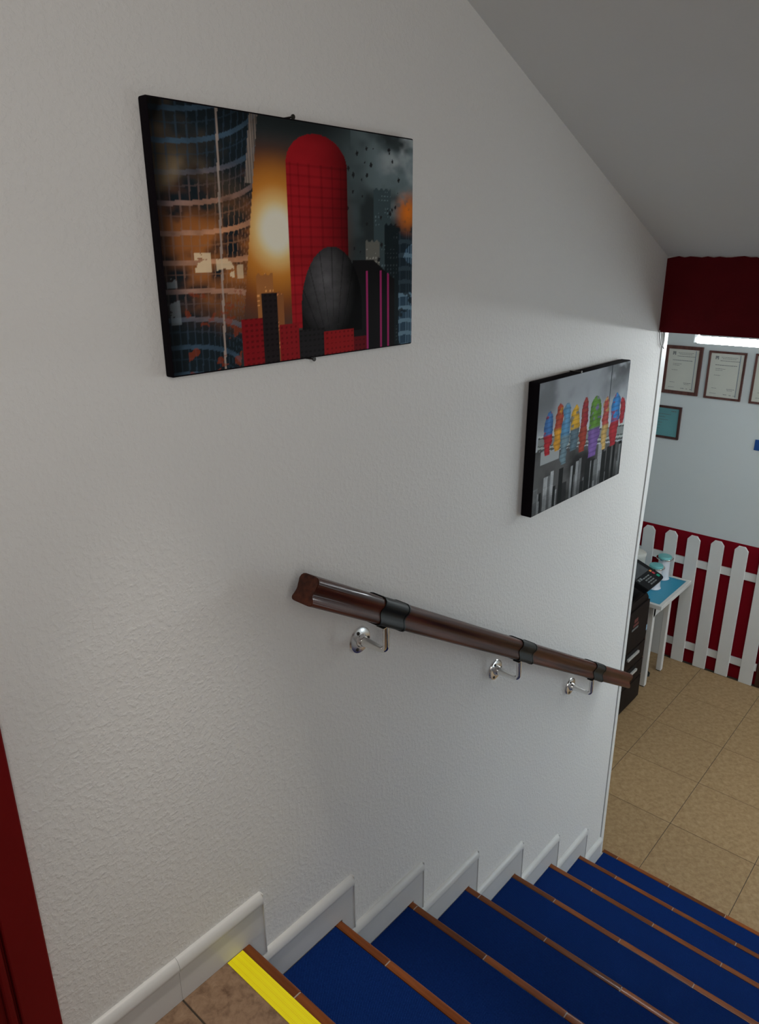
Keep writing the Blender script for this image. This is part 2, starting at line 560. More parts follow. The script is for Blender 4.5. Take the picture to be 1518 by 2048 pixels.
# red door casing at the landing, in the stair wall
d1 = tag(link('door_1', B(-1.38, -0.486, -0.008, -0.0005, 0.0, 2.06), 'red_door'), kind='structure')
for a, b in ((-1.30, -0.96), (-0.90, -0.56)):
    for z0, z1 in ((0.12, 0.95), (1.05, 1.95)):
        link('door_panel', B(a, b, -0.014, -0.008, z0, z1, bev=0.004), 'red_door', d1)
link('door_handle', B(-1.34, -1.22, -0.05, -0.036, 1.0, 1.018, bev=0.004, seg=2), 'chrome', d1)
t2 = tag(link('trim_2', B(-0.466, -0.406, -0.020, -0.0005, 0.0, 2.12, bev=0.003, seg=2), 'red_door'), kind='structure')
link('backing', B(-0.486, -0.404, -0.006, -0.0003, 0.0, 2.11), 'red_door', t2)
link('inner_bead', B(-0.484, -0.470, -0.017, -0.0005, 0.0, 2.10, bev=0.004, seg=2), 'red_door', t2)

# brown door beside the fence
d2 = tag(link('door_2', B(XF - 0.03, XF - 0.0005, -0.90, -0.058, -F + 0.002, 0.62, bev=0.003), 'brown_door'), kind='structure')

# ------------------------------------------------------------------ stairs
st = thing('staircase', (0, 0, -F), 'flight of stairs with blue ribbed treads and brown nosings', 'staircase')
SKH = 0.112
prof_n = [(-0.024, -0.022), (-0.024, 0.0), (-0.007, 0.0), (-0.003, -0.0015), (-0.0008, -0.0045), (0.0, -0.009), (-0.001, -0.0155), (-0.004, -0.020), (-0.010, -0.022)]
nos_cache = {}
def nosing(k, y0, y1, parent):
    key = round(y0 - y1, 4)
    if key not in nos_cache:
        h = (y0 - y1) / 2 - 0.0016
        o = link('nosing_tile', PR(prof_n, lambda p: (p[0], -h, p[1]), lambda p: (p[0], h, p[1])), 'nosing', parent, smooth=True)
        nos_cache[key] = o
    else:
        o = nos_cache[key].copy()
        o.name = 'nosing_tile'
        COL.objects.link(o)
        o.parent = parent
    o.matrix_parent_inverse = Matrix()
    o.location = (NX[k] + rng.uniform(-0.0008, 0.0008), (y0 + y1) / 2, NZ[k] + rng.uniform(-0.0004, 0.0004))
for k in range(8):
    xb = NX[k - 1] - 0.03 if k else -0.0195
    # solid core of the step (riser face and bed under the covering)
    core = bmesh.new()
    box(core, xb, NX[k] - 0.013, SW, -0.0005, max(NZ[k] - 0.24, -F), NZ[k] - 0.023)
    if k:
        box(core, xb, NX[k] - 0.0255, SW, -0.0005, NZ[k] - 0.023, NZ[k] - 0.004)
    so = link('step', core, 'riser', st)
    if k:
        mat_o = link('tread_covering', B(NX[k - 1] - 0.012, NX[k] - 0.0255, SW, -0.0115, NZ[k] - 0.004, NZ[k] + 0.001, bev=0.0012), 'carpet', so)
    # pale joint bed the nosing tiles are set in
    link('joint_bed', PR([(p[0] * 0.93 - 0.0012, p[1] * 0.96 - 0.0006) for p in prof_n], lambda p: (NX[k] + p[0], -0.004, NZ[k] + p[1]), lambda p: (NX[k] + p[0], SW, NZ[k] + p[1])), 'white_grout', so)
    off = {7: 0.076, 3: 0.06, 5: -0.05, 2: 0.03}.get(k, 0.18)
    if off < 0: off += 0.243
    ys = [-0.0035, -off]
    while ys[-1] > SW + 0.001:
        ys.append(max(ys[-1] - 0.243, SW))
    for a, b in zip(ys, ys[1:]):
        if a - b > 0.01: nosing(k, a, b, so)

# stepped skirting: one glazed piece per tread, upstand past the nosing
bl = thing('baseboard_left', (0, 0, 0), kind='structure')
prof_s = [(0, 0), (-0.0105, 0), (-0.0095, 0.078), (-0.0095, 0.0815), (-0.0135, 0.0835), (-0.0150, 0.088), (-0.0150, 0.093), (-0.0125, 0.102), (-0.0085, 0.109), (-0.004, 0.1118), (0, 0.112)]
def skirting(x0, x1, z, leg):
    bm = bmesh.new()
    prism(bm, prof_s, lambda p: (x0, p[0], z + p[1] * 0.98), lambda p: (x1, p[0], z + p[1] * 0.98))
    if leg:
        box(bm, leg[0], leg[1] - 0.0002, -0.0100, 0, leg[2], z + 0.0005)
        # narrow rounded end edge
        box(bm, x1 - 0.0002, x1 + 0.003, -0.0125, 0, leg[2], z + 0.1085, bev=0.0015, seg=2)
    o = link('skirting_tile', bm, 'skirting', bl, smooth=True)
skirting(-0.4055, -0.1734, 0.0006, None)
skirting(-0.1728, 0.046, 0.0006, (0.0012, 0.046, NZ[1] + 0.1125))
for k in range(1, 8):
    x1 = NX[k] + 0.046 if k < 7 else 1.997
    leg = (NX[k] + 0.0012, x1, NZ[k + 1] + 0.1125) if k < 7 else None
    skirting(NX[k - 1] + 0.0015, x1, NZ[k] + 0.0014, leg)

# yellow tape on the landing's edge
tp = tag(link('safety_tape', B(-0.0605, -0.0185, -1.55, -0.012, 0.0003, 0.0014, bev=0.0004), 'tape'),
         'bright yellow reflective tape strip along the top landing edge', 'tape')

# ------------------------------------------------------------------ handrail
RY = -0.082
A0, A1 = Vector((0.152, RY, 0.845)), Vector((1.850, RY, -0.168))
ax = (A1 - A0).normalized()
up = Vector((-ax.z, 0, ax.x))
sd = Vector((0, 1, 0))
half = [(0.027, 0.013), (0.0255, 0.019), (0.021, 0.0238), (0.015, 0.0255), (0.009, 0.0243), (0.004, 0.0212), (-0.001, 0.0198), (-0.006, 0.0202), (-0.011, 0.0228), (-0.016, 0.0258), (-0.020, 0.0272), (-0.0235, 0.0265), (-0.0260, 0.0235), (-0.027, 0.018)]
outline = [(w, h) for h, w in half] + [(-w, h) for h, w in reversed(half)]
RS = 1.08
def rail_seg(t0, t1, s):
    a, b = A0 + ax * t0, A0 + ax * t1
    return PR([(w * RS * s, h * RS * s) for w, h in outline], lambda p: a + sd * p[0] + up * p[1], lambda p: b + sd * p[0] + up * p[1])
LEN = (A1 - A0).length
hr = thing('handrail', (A0.x, 0, A0.z), 'dark brown varnished wooden handrail on chrome brackets along the stairwell wall', 'handrail')
bm = rail_seg(0, LEN, 1.0)
es = [e for e in bm.edges if len(e.link_faces) == 2 and any(len(f.verts) > 6 for f in e.link_faces)]
bmesh.ops.bevel(bm, geom=es, offset=0.0015, segments=2, affect='EDGES')
link('rail', bm, 'rail', hr, smooth=True)
cs = ax.x
for bx in (0.386, 0.991, 1.526):
    t = (bx - A0.x) / cs
    zr = A0.z + ax.z * t
    # black sleeve: two clamped halves with a raised lip and a groove
    bm = rail_seg(t - 0.045, t + 0.052, 1.055)
    for a, b in ((-0.045, -0.040), (0.047, 0.052)):
        q = rail_seg(t + a, t + b, 1.10)
        me = bpy.data.meshes.new('tmp'); q.to_mesh(me); q.free(); bm.from_mesh(me); bpy.data.meshes.remove(me)
    link('sleeve', bm, 'rubber', hr, smooth=True)
    zb = zr - 0.100
    bxx = bx - 0.012
    bm = bmesh.new()
    path = [(bx, -0.004, zb)] + [(bx, -0.02 - 0.05 * i / 3, zb) for i in range(4)]
    for i in range(1, 7):
        a = math.pi / 2 * i / 6
        path.append((bx, -0.070 - 0.014 * math.sin(a), zb + 0.014 * (1 - math.cos(a))))
    path.append((bx, -0.084, zr - 0.030))
    tube(bm, path, [0.0135, 0.012, 0.0098, 0.0086, 0.0078] + [0.0074] * 7, seg=16)
    box(bm, bx - 0.02, bx + 0.02, -0.094, -0.072, zr - 0.0345, zr - 0.031, bev=0.001)
    br = link('bracket', bm, 'chrome', hr, smooth=True)
    bm = bmesh.new()
    pr = [(0.0, 0.0), (0.033, 0.0), (0.0338, 0.002), (0.032, 0.0055), (0.026, 0.0072), (0.0165, 0.0080), (0.0150, 0.013), (0.013, 0.017), (0.0, 0.017)]
    lathe(bm, pr, (0, 0, 0), 32)
    for v in bm.verts:
        x, y, z = v.co
        v.co = (bx + x, -z - 0.0002, zb + y)
    fo = link('wall_flange', bm, 'flange', br, smooth=True)
    fo.location = (0, 0, 0)
    for q in range(3):
        a = math.radians(90 + 120 * q + 25)
        bm = bmesh.new()
        lathe(bm, [(0.0, 0.0), (0.0046, 0.0), (0.0042, 0.0022), (0.0015, 0.003), (0.0, 0.003)], (0, 0, 0), 12)
        for v in bm.verts:
            x, y, z = v.co
            v.co = (bx + 0.0235 * math.cos(a) + x, -0.0068 - z, zb + 0.0235 * math.sin(a) + y)
        link('screw', bm, 'screw', br, smooth=True)

# ------------------------------------------------------------------ the two canvas prints
def smooth(a, b, x):
    t = np.clip((x - a) / (b - a + 1e-9), 0, 1)
    return t * t * (3 - 2 * t)

def vnoise(u, v, s, seed, octv=4):
    r = np.random.RandomState(seed)
    out = np.zeros_like(u); amp = 1.0; tot = 0
    for o in range(octv):
        g = r.rand(64, 64)
        x, y = u * s, v * s
        xi, yi = np.floor(x).astype(int), np.floor(y).astype(int)
        fx, fy = x - xi, y - yi
        fx, fy = fx * fx * (3 - 2 * fx), fy * fy * (3 - 2 * fy)
        G = lambda i, j: g[i % 64, j % 64]
        out += amp * ((G(xi, yi) * (1 - fx) + G(xi + 1, yi) * fx) * (1 - fy) + (G(xi, yi + 1) * (1 - fx) + G(xi + 1, yi + 1) * fx) * fy)
        tot += amp; amp *= 0.5; s *= 2
    return out / tot

def mixc(img, col, a):
    return img * (1 - a[..., None]) + np.asarray(col, float) * a[..., None]

def paint_a(u, v):
    """a burning city at sunset: curved glass tower on the left, stormy sky, a red domed
    tower and dark blocks in the middle (a plain stand-in for the printed figure)"""
    n1, n2, n3 = vnoise(u, v, 5, 1), vnoise(u, v, 9, 2), vnoise(u, v, 26, 3)
    sky = np.zeros(u.shape + (3,))
    sky = mixc(sky, (0.030, 0.040, 0.042), np.ones_like(u))
    sky = mixc(sky, (0.20, 0.27, 0.29), smooth(0.55, 0.95, u) * smooth(0.35, 0.65, n1) * smooth(0.75, 0.1, v))
    sky = mixc(sky, (0.42, 0.48, 0.50), smooth(0.42, 0.72, n2) * smooth(0.78, 0.92, u) * smooth(0.5, 0.05, v))
    dx, dy = (u - 0.385) * 1.5, v - 0.44
    d = np.sqrt(dx * dx + dy * dy)
    sky = mixc(sky, (0.30, 0.075, 0.012), smooth(0.52, 0.18, d) * smooth(0.02, 0.26, v))
    sky = mixc(sky, (0.85, 0.34, 0.05), smooth(0.34, 0.10, d))
    sky = mixc(sky, (1.0, 0.80, 0.36), smooth(0.20, 0.07, d))
    sky = mixc(sky, (1.0, 0.95, 0.78), smooth(0.125, 0.06, d))
    sky = mixc(sky, (0.42, 0.30, 0.20), smooth(0.55, 0.75, v) * smooth(0.7, 0.8, u) * 0.6)
    img = sky
    # hazy far blocks
    for (a, b, t, c) in ((0.30, 0.36, 0.62, (0.45, 0.17, 0.05)), (0.35, 0.40, 0.70, (0.33, 0.12, 0.04)), (0.80, 0.885, 0.24, (0.055, 0.085, 0.095)), (0.855, 0.935, 0.40, (0.012, 0.020, 0.024)), (0.76, 0.83, 0.48, (0.16, 0.16, 0.14))):
        m = ((u > a) & (u < b) & (v > t + 0.006 * np.sin(u * 260))).astype(float)
        img = mixc(img, c, m)
        w = m * ((np.sin(u * 420) > 0.1) & (np.sin(v * 330) > 0.3)) * (n3 > 0.52)
        img = mixc(img, tuple(min(1, q * 2.6 + 0.02) for q in c), w * 0.8)
    # blue tower on the right edge
    m = ((u > 0.925) & (v > 0.43)).astype(float)
    img = mixc(img, (0.035, 0.075, 0.12), m)
    img = mixc(img, (0.16, 0.27, 0.36), m * ((np.sin(v * 95 - (u - 0.96) ** 2 * 400) > 0.55) | (np.sin(u * 520) > 0.85)))
    img = mixc(img, (0.012, 0.018, 0.022), m * (n2 < 0.42) * 0.8)
    fl_ = smooth(0.10, 0.0, np.hypot((u - 0.975) * 1.2, (v - 0.34) * 0.75)) * smooth(0.35, 0.6, n3 + 0.1)
    img = mixc(img, (0.85, 0.22, 0.02), fl_)
    # flying debris
    r = np.random.RandomState(5)
    for _ in range(34):
        a, b, s = r.uniform(0.68, 0.93), r.uniform(0.05, 0.6), r.uniform(0.003, 0.010)
        img = mixc(img, (0.02, 0.02, 0.022), ((np.abs((u - a) * 1.5 + (v - b) * 0.5) < s) & (np.abs(v - b - (u - a)) < s * 1.3)).astype(float))
    # curved glass tower
    edge = 0.335 - 0.11 * v
    q = np.clip(u / edge, 0, 1)
    m = (u < edge).astype(float)
    arc = v - 0.02 + 0.20 * (1 - np.sqrt(np.clip(1 - (q * 0.92) ** 2, 0, 1))) * (0.62 - v) * 2.0
    base = mixc(np.zeros(u.shape + (3,)), (0.012, 0.020, 0.026), np.ones_like(u))
    glow = smooth(0.34, 0.05, np.hypot((u - 0.21) * 1.0, (v - 0.52) * 0.9))
    base = mixc(base, (0.50, 0.17, 0.04), glow * smooth(0.30, 0.60, n2))
    base = mixc(base, (0.16, 0.11, 0.06), smooth(0.35, 0.65, n1) * smooth(0.5, 0.2, v) * 0.6)
    fr = (arc * 9.3) % 1.0
    band = ((fr > 0.0) & (fr < 0.17)).astype(float)
    cband = np.stack([0.055 + 0.62 * glow, 0.10 + 0.22 * glow, 0.15 + 0.02 * glow], -1)
    mull = (np.sin(np.arcsin(np.clip(q, 0, 1)) * 62) > 0.86).astype(float) * (1 - band)
    base = base * (1 - mull[..., None] * 0.75) + cband * 0.62 * mull[..., None] * 0.75
    rail_ = ((fr > 0.50) & (fr < 0.55)).astype(float)
    base = base * (1 - rail_[..., None] * 0.6) + cband * 0.55 * rail_[..., None] * 0.6
    base = base * (1 - band[..., None]) + cband * (0.55 + 0.8 * n3)[..., None] * band[..., None]
    col_ = ((np.abs(u - (0.20 - 0.03 * v)) < 0.0035)).astype(float)
    base = mixc(base, (0.50, 0.40, 0.34), col_ * 0.8)
    for (a, b, c, d2, k) in ((0.095, 0.150, 0.53, 0.605, 1.0), (0.165, 0.222, 0.555, 0.63, 0.95), (0.232, 0.256, 0.575, 0.635, 0.7), (0.004, 0.035, 0.60, 0.66, 0.5), (0.008, 0.04, 0.71, 0.80, 0.5)):
        lit = ((u > a) & (u < b) & (v > c) & (v < d2) & (n3 > 0.42)).astype(float) * k * (0.6 + 0.6 * n2)
        base = mixc(base, (0.95, 0.72, 0.45) if k > 0.6 else (0.42, 0.50, 0.55), lit)
    smoke = smooth(0.15, 0.03, np.hypot((u - 0.165) * 1.1, (v - 0.30) * 1.0)) * smooth(0.35, 0.55, n2)
    base = mixc(base, (0.012, 0.013, 0.012), smoke)
    sm2 = smooth(0.12, 0.03, np.hypot((u - 0.09), (v - 0.27))) * smooth(0.45, 0.62, n1)
    base = mixc(base, (0.30, 0.22, 0.13), sm2 * 0.7)
    base = mixc(base, (0.30, 0.05, 0.015), ((v > 0.68) & (n3 > 0.63) & (u > 0.05)).astype(float) * 0.6)
    img = img * (1 - m[..., None]) + base * m[..., None]
    pil = ((u > edge - 0.028) & (u < edge) & (v < 0.26)).astype(float)
    img = mixc(img, (0.30, 0.24, 0.20), pil * (0.4 + 0.6 * (np.sin(u * 700) > 0)))
    # --- stand-in blocks of the same colours: a black block with magenta lines, a grey dome, a red domed tower
    m = ((u > 0.70) & (u < 0.905) & (v > 0.57 + 0.9 * np.clip(u - 0.80, 0, 1))).astype(float)
    img = mixc(img, (0.010, 0.009, 0.010), m)
    for a in (0.765, 0.835, 0.872):
        img = mixc(img, (0.42, 0.03, 0.16), m * (np.abs(u - a) < 0.004) * (v > 0.62))
    bx, by = (u - 0.555) / 0.125, (v - 0.30) / 0.30
    m = ((np.abs(bx) < 1) & (v > 0.04 + 0.13 * (1 - np.sqrt(np.clip(1 - bx * bx, 0, 1)))) & (v < 0.86)).astype(float)
    sh = np.clip(1.0 - 0.5 * bx - 0.25 * bx * bx, 0.2, 1.3)
    red = np.stack([0.36 * sh, 0.010 * sh, 0.016 * sh], -1)
    lines = ((v * 24) % 1.0 < 0.24) * (v > 0.16)
    red = red * (1 - 0.22 * lines[..., None]) * (0.8 + 0.4 * n2)[..., None]
    mull2 = (np.sin(np.arcsin(np.clip(bx, -1, 1)) * 16) > 0.82)
    red = red * (1 - 0.22 * (mull2 * (v > 0.16))[..., None])
    img = img * (1 - m[..., None]) + red * m[..., None]
    ex, ey = (u - 0.605) / 0.135, (v - 0.79) / 0.285
    rr = ex * ex + np.where(v < 0.79, ey * ey, 0)
    m = ((rr < 1) & (v < 0.90)).astype(float)
    sh = np.clip(1.15 - np.hypot(ex + 0.25, ey + 0.45), 0.08, 1.0)
    dome = np.stack([0.115 * sh ** 1.6, 0.112 * sh ** 1.6, 0.118 * sh ** 1.6], -1) * (0.6 + 0.8 * n3)[..., None]
    rib = (np.abs(np.sin(np.arctan2(ex, 0.001 + (1.05 - ey)) * 16)) < 0.16)
    dome = dome * (1 - 0.4 * rib[..., None])
    img = img * (1 - m[..., None]) + dome * m[..., None]
    for (a, b, t, c) in ((0.235, 0.315, 0.80, (0.26, 0.008, 0.012)), (0.315, 0.375, 0.70, (0.020, 0.014, 0.015)), (0.375, 0.455, 0.84, (0.30, 0.012, 0.016)), (0.455, 0.56, 0.87, (0.022, 0.020, 0.022)), (0.56, 0.70, 0.89, (0.33, 0.012, 0.014)), (0.70, 0.76, 0.93, (0.14, 0.006, 0.01))):
        m = ((u > a) & (u < b) & (v > t)).astype(float)
        img = mixc(img, c, m)
        w = m * ((np.sin(u * 330) > 0.2) & (np.sin(v * 260) > 0.45))
        img = mixc(img, tuple(q * 0.45 for q in c), w * 0.8)
    vg = 1 - 0.85 * smooth(0.07, 0.0, u) * smooth(0.2, 0.0, u) - 0.45 * smooth(0.10, 0.0, v) * (u < 0.7)
    return np.clip(img * np.clip(vg, 0.05, 1)[..., None], 0, 1)

def paint_b(u, v):
    """grey sky over a grey skyline with a ledge; a row of upright coloured patches stands on it"""
    n1, n2, n3 = vnoise(u, v, 4, 11), vnoise(u, v, 10, 12), vnoise(u, v, 34, 13)
    g = 0.20 + 0.22 * smooth(0.3, 0.7, n1) + 0.25 * smooth(0.15, 0.5, v)
    g = g * (1 - 0.75 * smooth(0.5, 0.95, u) * smooth(0.30, 0.0, v) * smooth(0.3, 0.6, n2))
    img = np.stack([g * 0.86, g * 0.93, g * 1.0], -1)
    lower = 0.50 + 0.20 * u
    city = (v > lower).astype(float)
    cg = 0.10 * smooth(0.3, 0.7, n1) + 0.02
    img = img * (1 - city[..., None]) + np.stack([cg] * 3, -1) * city[..., None]
    r = np.random.RandomState(21)
    for k in range(46):
        a = r.uniform(0, 1); w = r.uniform(0.018, 0.055); t = r.uniform(0.60, 0.93) + 0.04 * a
        sh = r.choice([0.015, 0.04, 0.20, 0.38, 0.52]) * (1.0 if a < 0.8 else 0.4)
        m = ((u > a) & (u < a + w) & (v > max(t, 0.5 + 0.2 * a))).astype(float)
        c = sh * (0.7 + 0.6 * n3)
        img = img * (1 - m[..., None]) + np.stack([c * 0.95, c, c * 1.03], -1) * m[..., None]
        win = m * (np.sin(u * 620) > 0.3) * (np.sin(v * 420) > 0.1)
        img = mixc(img, (sh * 0.4,) * 3, win * 0.7)
    img = mixc(img, (0.48, 0.52, 0.53), ((u < 0.24) & (u > 0.05) & (v > 0.52) & (v < 0.62)).astype(float) * 0.8)
    top = 0.385 + 0.15 * u
    bot = 0.50 + 0.185 * u
    led = ((v > top) & (v < bot) & (u > 0.015)).astype(float)
    fz = (v - top) / (bot - top)
    lc = np.where(fz < 0.12, 0.62, np.where(fz < 0.2, 0.06, np.where(fz < 0.66, 0.27, np.where(fz < 0.72, 0.05, np.where(fz < 0.86, 0.45, 0.10)))))
    img = img * (1 - led[..., None]) + np.stack([lc * 0.92, lc, lc * 0.97], -1) * led[..., None]
    img = mixc(img, (0.03, 0.04, 0.05), (np.abs(u - 0.77) < 0.004) * (v < 0.36))
    P = [(0.115, 0.225, 0.56, 0.040, (0.05, 0.16, 0.40), (0.42, 0.02, 0.03)), (0.21, 0.19, 0.55, 0.040, (0.40, 0.06, 0.03), (0.62, 0.30, 0.03)),
         (0.29, 0.20, 0.68, 0.042, (0.10, 0.27, 0.46), (0.16, 0.25, 0.30)), (0.385, 0.235, 0.60, 0.045, (0.62, 0.36, 0.03), (0.10, 0.16, 0.20)),
         (0.49, 0.20, 0.64, 0.040, (0.30, 0.02, 0.03), (0.34, 0.05, 0.03)), (0.61, 0.215, 0.72, 0.068, (0.10, 0.24, 0.03), (0.20, 0.11, 0.36)),
         (0.745, 0.25, 0.70, 0.040, (0.40, 0.06, 0.05), (0.55, 0.36, 0.12)), (0.865, 0.24, 0.70, 0.055, (0.03, 0.20, 0.50), (0.36, 0.02, 0.03)), (0.955, 0.30, 0.53, 0.035, (0.34, 0.02, 0.03), (0.30, 0.02, 0.03))]
    for (c, t, b, w, c1, c2) in P:
        q = (u + 0.020 * (vnoise(u, v, 16, 40 + int(c * 100), 3) - 0.5) * 2 - c) / w
        q = q / (0.80 + 0.20 * smooth(0.12, 0.30, (v - t) / (b - t)))
        m = ((np.abs(q) < 1 - 0.35 * smooth(0.55, 1.0, (v - t) / (b - t))) & (v > t + 0.05 * q * q) & (v < b)).astype(float)
        k = smooth(0.50, 0.56, (v - t) / (b - t))
        k = np.clip(k + 0.75 * smooth(0.62, 0.70, vnoise(u, v, 30, 90 + int(c * 50), 2)), 0, 1)
        col = np.asarray(c1)[None, None, :] * (1 - k[..., None]) + np.asarray(c2)[None, None, :] * k[..., None]
        col = col * (1.15 - 0.5 * np.abs(q) + 0.5 * (n3 - 0.5))[..., None]
        col = col * (0.85 + 0.3 * ((((v - t) * 26) % 1.0) > 0.3))[..., None]
        img = img * (1 - m[..., None]) + np.clip(col, 0, 1) * m[..., None]
    img = mixc(img, (0.010, 0.012, 0.012), smooth(0.86, 1.0, v + 0.08 * n2) * 0.55)
    return np.clip(img, 0, 1)

def canvas(name, x0, x1, z0, z1, depth, paint, nu, nv, mat, label, cat, group, tilt):
    cx_, cz_ = (x0 + x1) / 2, (z0 + z1) / 2
    t = thing(name, (cx_, 0, cz_), label, cat, group)
    w, h = (x1 - x0) / 2, (z1 - z0) / 2
    o = link('stretched_canvas', B(-w, w, -depth, -0.0008, -h, h, bev=0.003, seg=2), 'canvas_edge', t, smooth=True)
    o.location = (0, 0, 0)
    uu, vv = np.meshgrid(np.linspace(0, 1, nu + 1), np.linspace(0, 1, nv + 1))
    img = paint(uu, vv)
    e = 0.0028
    V = np.stack([-w + e + uu * 2 * (w - e), np.full_like(uu, -depth - 0.0006), h - e - vv * 2 * (h - e)], -1).reshape(-1, 3)
    idx = np.arange((nu + 1) * (nv + 1)).reshape(nv + 1, nu + 1)
    Fq = np.stack([idx[1:, :-1], idx[1:, 1:], idx[:-1, 1:], idx[:-1, :-1]], -1).reshape(-1, 4)
    me = bpy.data.meshes.new('printed_picture')
    me.from_pydata(V.tolist(), [], Fq.tolist())
    at = me.color_attributes.new('print', 'FLOAT_COLOR', 'POINT')
    rgba = np.ones((V.shape[0], 4), np.float32)
    rgba[:, :3] = img.reshape(-1, 3)
    at.data.foreach_set('color', rgba.ravel())
    me.materials.append(M[mat])
    p_ = bpy.data.objects.new('printed_picture', me)
    COL.objects.link(p_)
    p_.parent = t
    # small holding nails at the middle of the top and bottom edges
    for (nx, nz, s) in tilt:
        bm = bmesh.new()
        tube(bm, [(nx - cx_, -0.0005, nz - cz_), (nx - cx_, -depth - 0.003, nz - cz_)], 0.0016, 8)
        tube(bm, [(nx - cx_, -depth - 0.003, nz - cz_), (nx - cx_, -depth - 0.005, nz - cz_)], 0.0042, 10)
        n_ = link('nail', bm, 'screw', t, smooth=True)
        n_.location = (0, 0, 0)
    t.rotation_euler = (0, 0, 0)
    return t
canvas('canvas_picture', -0.0567, 0.5480, 1.2724, 1.6739, 0.02, paint_a, 320, 214, 'print_a',
       'unframed colour canvas picture with glowing orange sun, hung high above the handrail', 'picture', 'canvas pictures on the stairwell wall',
       ((0.222, 1.6758, 1), (0.251, 1.2706, -1)))
canvas('canvas_picture', 1.0878, 1.6846, 0.7225, 1.1188, 0.035, paint_b, 220, 146, 'print_b',
       'grey skyline canvas picture with a row of bright colours and deep black edges', 'picture', 'canvas pictures on the stairwell wall',
       ((1.326, 1.1204, 1),))

# ------------------------------------------------------------------ far wall: picket fence
fe = thing('picket_fence', (XF - 0.03, 0.5, -F), 'white picket fence with clipped corners fixed over the red lower wall', 'fence')
def fence_piece(name, bm):
    o = link(name, bm, 'fence', fe)
    return o
def loc0(o):
    o.location = -Vector(fe.location)
PW = 0.043
pk = None
for yc in [1.59, 1.43, 1.27, 1.115, 0.957, 0.798, 0.637, 0.4805, 0.3215, 0.166, 0.003]:
    if pk is None:
        zt_ = F - 0.418
        pts = [(-PW, 0.001), (PW, 0.001), (PW, zt_ - 0.028), (PW - 0.022, zt_), (-PW + 0.022, zt_), (-PW, zt_ - 0.028)]
        bm = PR(pts, lambda p: (-0.014, p[0], p[1]), lambda p: (0.0, p[0], p[1]))
        bmesh.ops.bevel(bm, geom=bm.edges[:], offset=0.0012, segments=1, affect='EDGES')
        pk = link('picket', bm, 'fence', fe)
        o = pk
    else:
        o = pk.copy(); o.name = 'picket'; COL.objects.link(o); o.parent = fe
    o.location = (0.008 + rng.uniform(-0.001, 0.001), yc - 0.5, rng.uniform(-0.003, 0.003))
    o.location.z = max(o.location.z, -0.0005)
for z in (-0.6225, -1.2685):
    o = link('fence_rail', B(0.0085, 0.0255, -0.55, 1.15, z + F - 0.027, z + F + 0.027, bev=0.0012), 'fence', fe)
    o.location = (0, 0, 0)

# ------------------------------------------------------------------ certificates
def certificate(label, y0, y1, z0, z1, paper, frame, fw, lines, group, land=False):
    """y0 > y1 (left to right as one looks at the wall)"""
    t = thing('framed_certificate', (XF, (y0 + y1) / 2, (z0 + z1) / 2), label, 'certificate', group)
    w, h = (y0 - y1) / 2, (z1 - z0) / 2
    bm = bmesh.new()
    d0, d1 = -0.016, -0.0004
    ring = [(-w, -h), (w, -h), (w, h), (-w, h)]
    inn = [(-w + fw, -h + fw), (w - fw, -h + fw), (w - fw, h - fw), (-w + fw, h - fw)]
    A = [bm.verts.new((d0, -a, b)) for a, b in ring]; Bq = [bm.verts.new((d0 + 0.002, -a, b)) for a, b in inn]
    A2 = [bm.verts.new((d1, -a, b)) for a, b in ring]; B2 = [bm.verts.new((d1, -a, b)) for a, b in inn]
    for i in range(4):
        j = (i + 1) % 4
        bm.faces.new((A[i], A[j], Bq[j], Bq[i])); bm.faces.new((A2[i], A2[j], A[j], A[i]))
        bm.faces.new((Bq[i], Bq[j], B2[j], B2[i])); bm.faces.new((B2[i], B2[j], A2[j], A2[i]))
    o = link('frame', bm, frame, t); o.location = (0, 0, 0)
    o = link('paper', B(-0.008, -0.006, -w + fw - 0.0005, w - fw + 0.0005, -h + fw - 0.0005, h - fw + 0.0005), paper, t); o.location = (0, 0, 0)
    bm = bmesh.new()
    iw, ih = w - fw, h - fw
    for (a, b, c, hh) in lines:          # a..b across 0..1, c down 0..1
        ya, yb = iw - a * 2 * iw, iw - b * 2 * iw
        zc = ih - c * 2 * ih
        # a line of small print: a row of short dashes
        x = ya
        while x > yb + 0.001:
            l = rng.uniform(0.006, 0.014)
            e = max(x - l, yb)
            box(bm, -0.0086, -0.0079, e, x, zc - hh / 2, zc + hh / 2)
            x = e - 0.0022
    o = link('printed_text', bm, 'ink', t); o.location = (0, 0, 0)
    tag(o, kind='stuff')
    return t, iw, ih
L1 = [(0.32, 0.82, 0.085, 0.0022), (0.36, 0.78, 0.115, 0.0022), (0.30, 0.88, 0.165, 0.003), (0.16, 0.82, 0.265, 0.0035), (0.18, 0.48, 0.35, 0.0024), (0.18, 0.40, 0.385, 0.0022), (0.16, 0.36, 0.50, 0.0022), (0.14, 0.30, 0.80, 0.0022), (0.60, 0.84, 0.80, 0.003), (0.62, 0.78, 0.83, 0.0022), (0.10, 0.30, 0.92, 0.0022), (0.52, 0.64, 0.93, 0.003), (0.70, 0.76, 0.935, 0.003), (0.82, 0.90, 0.94, 0.003)]
GC = 'framed certificates on the far white wall'
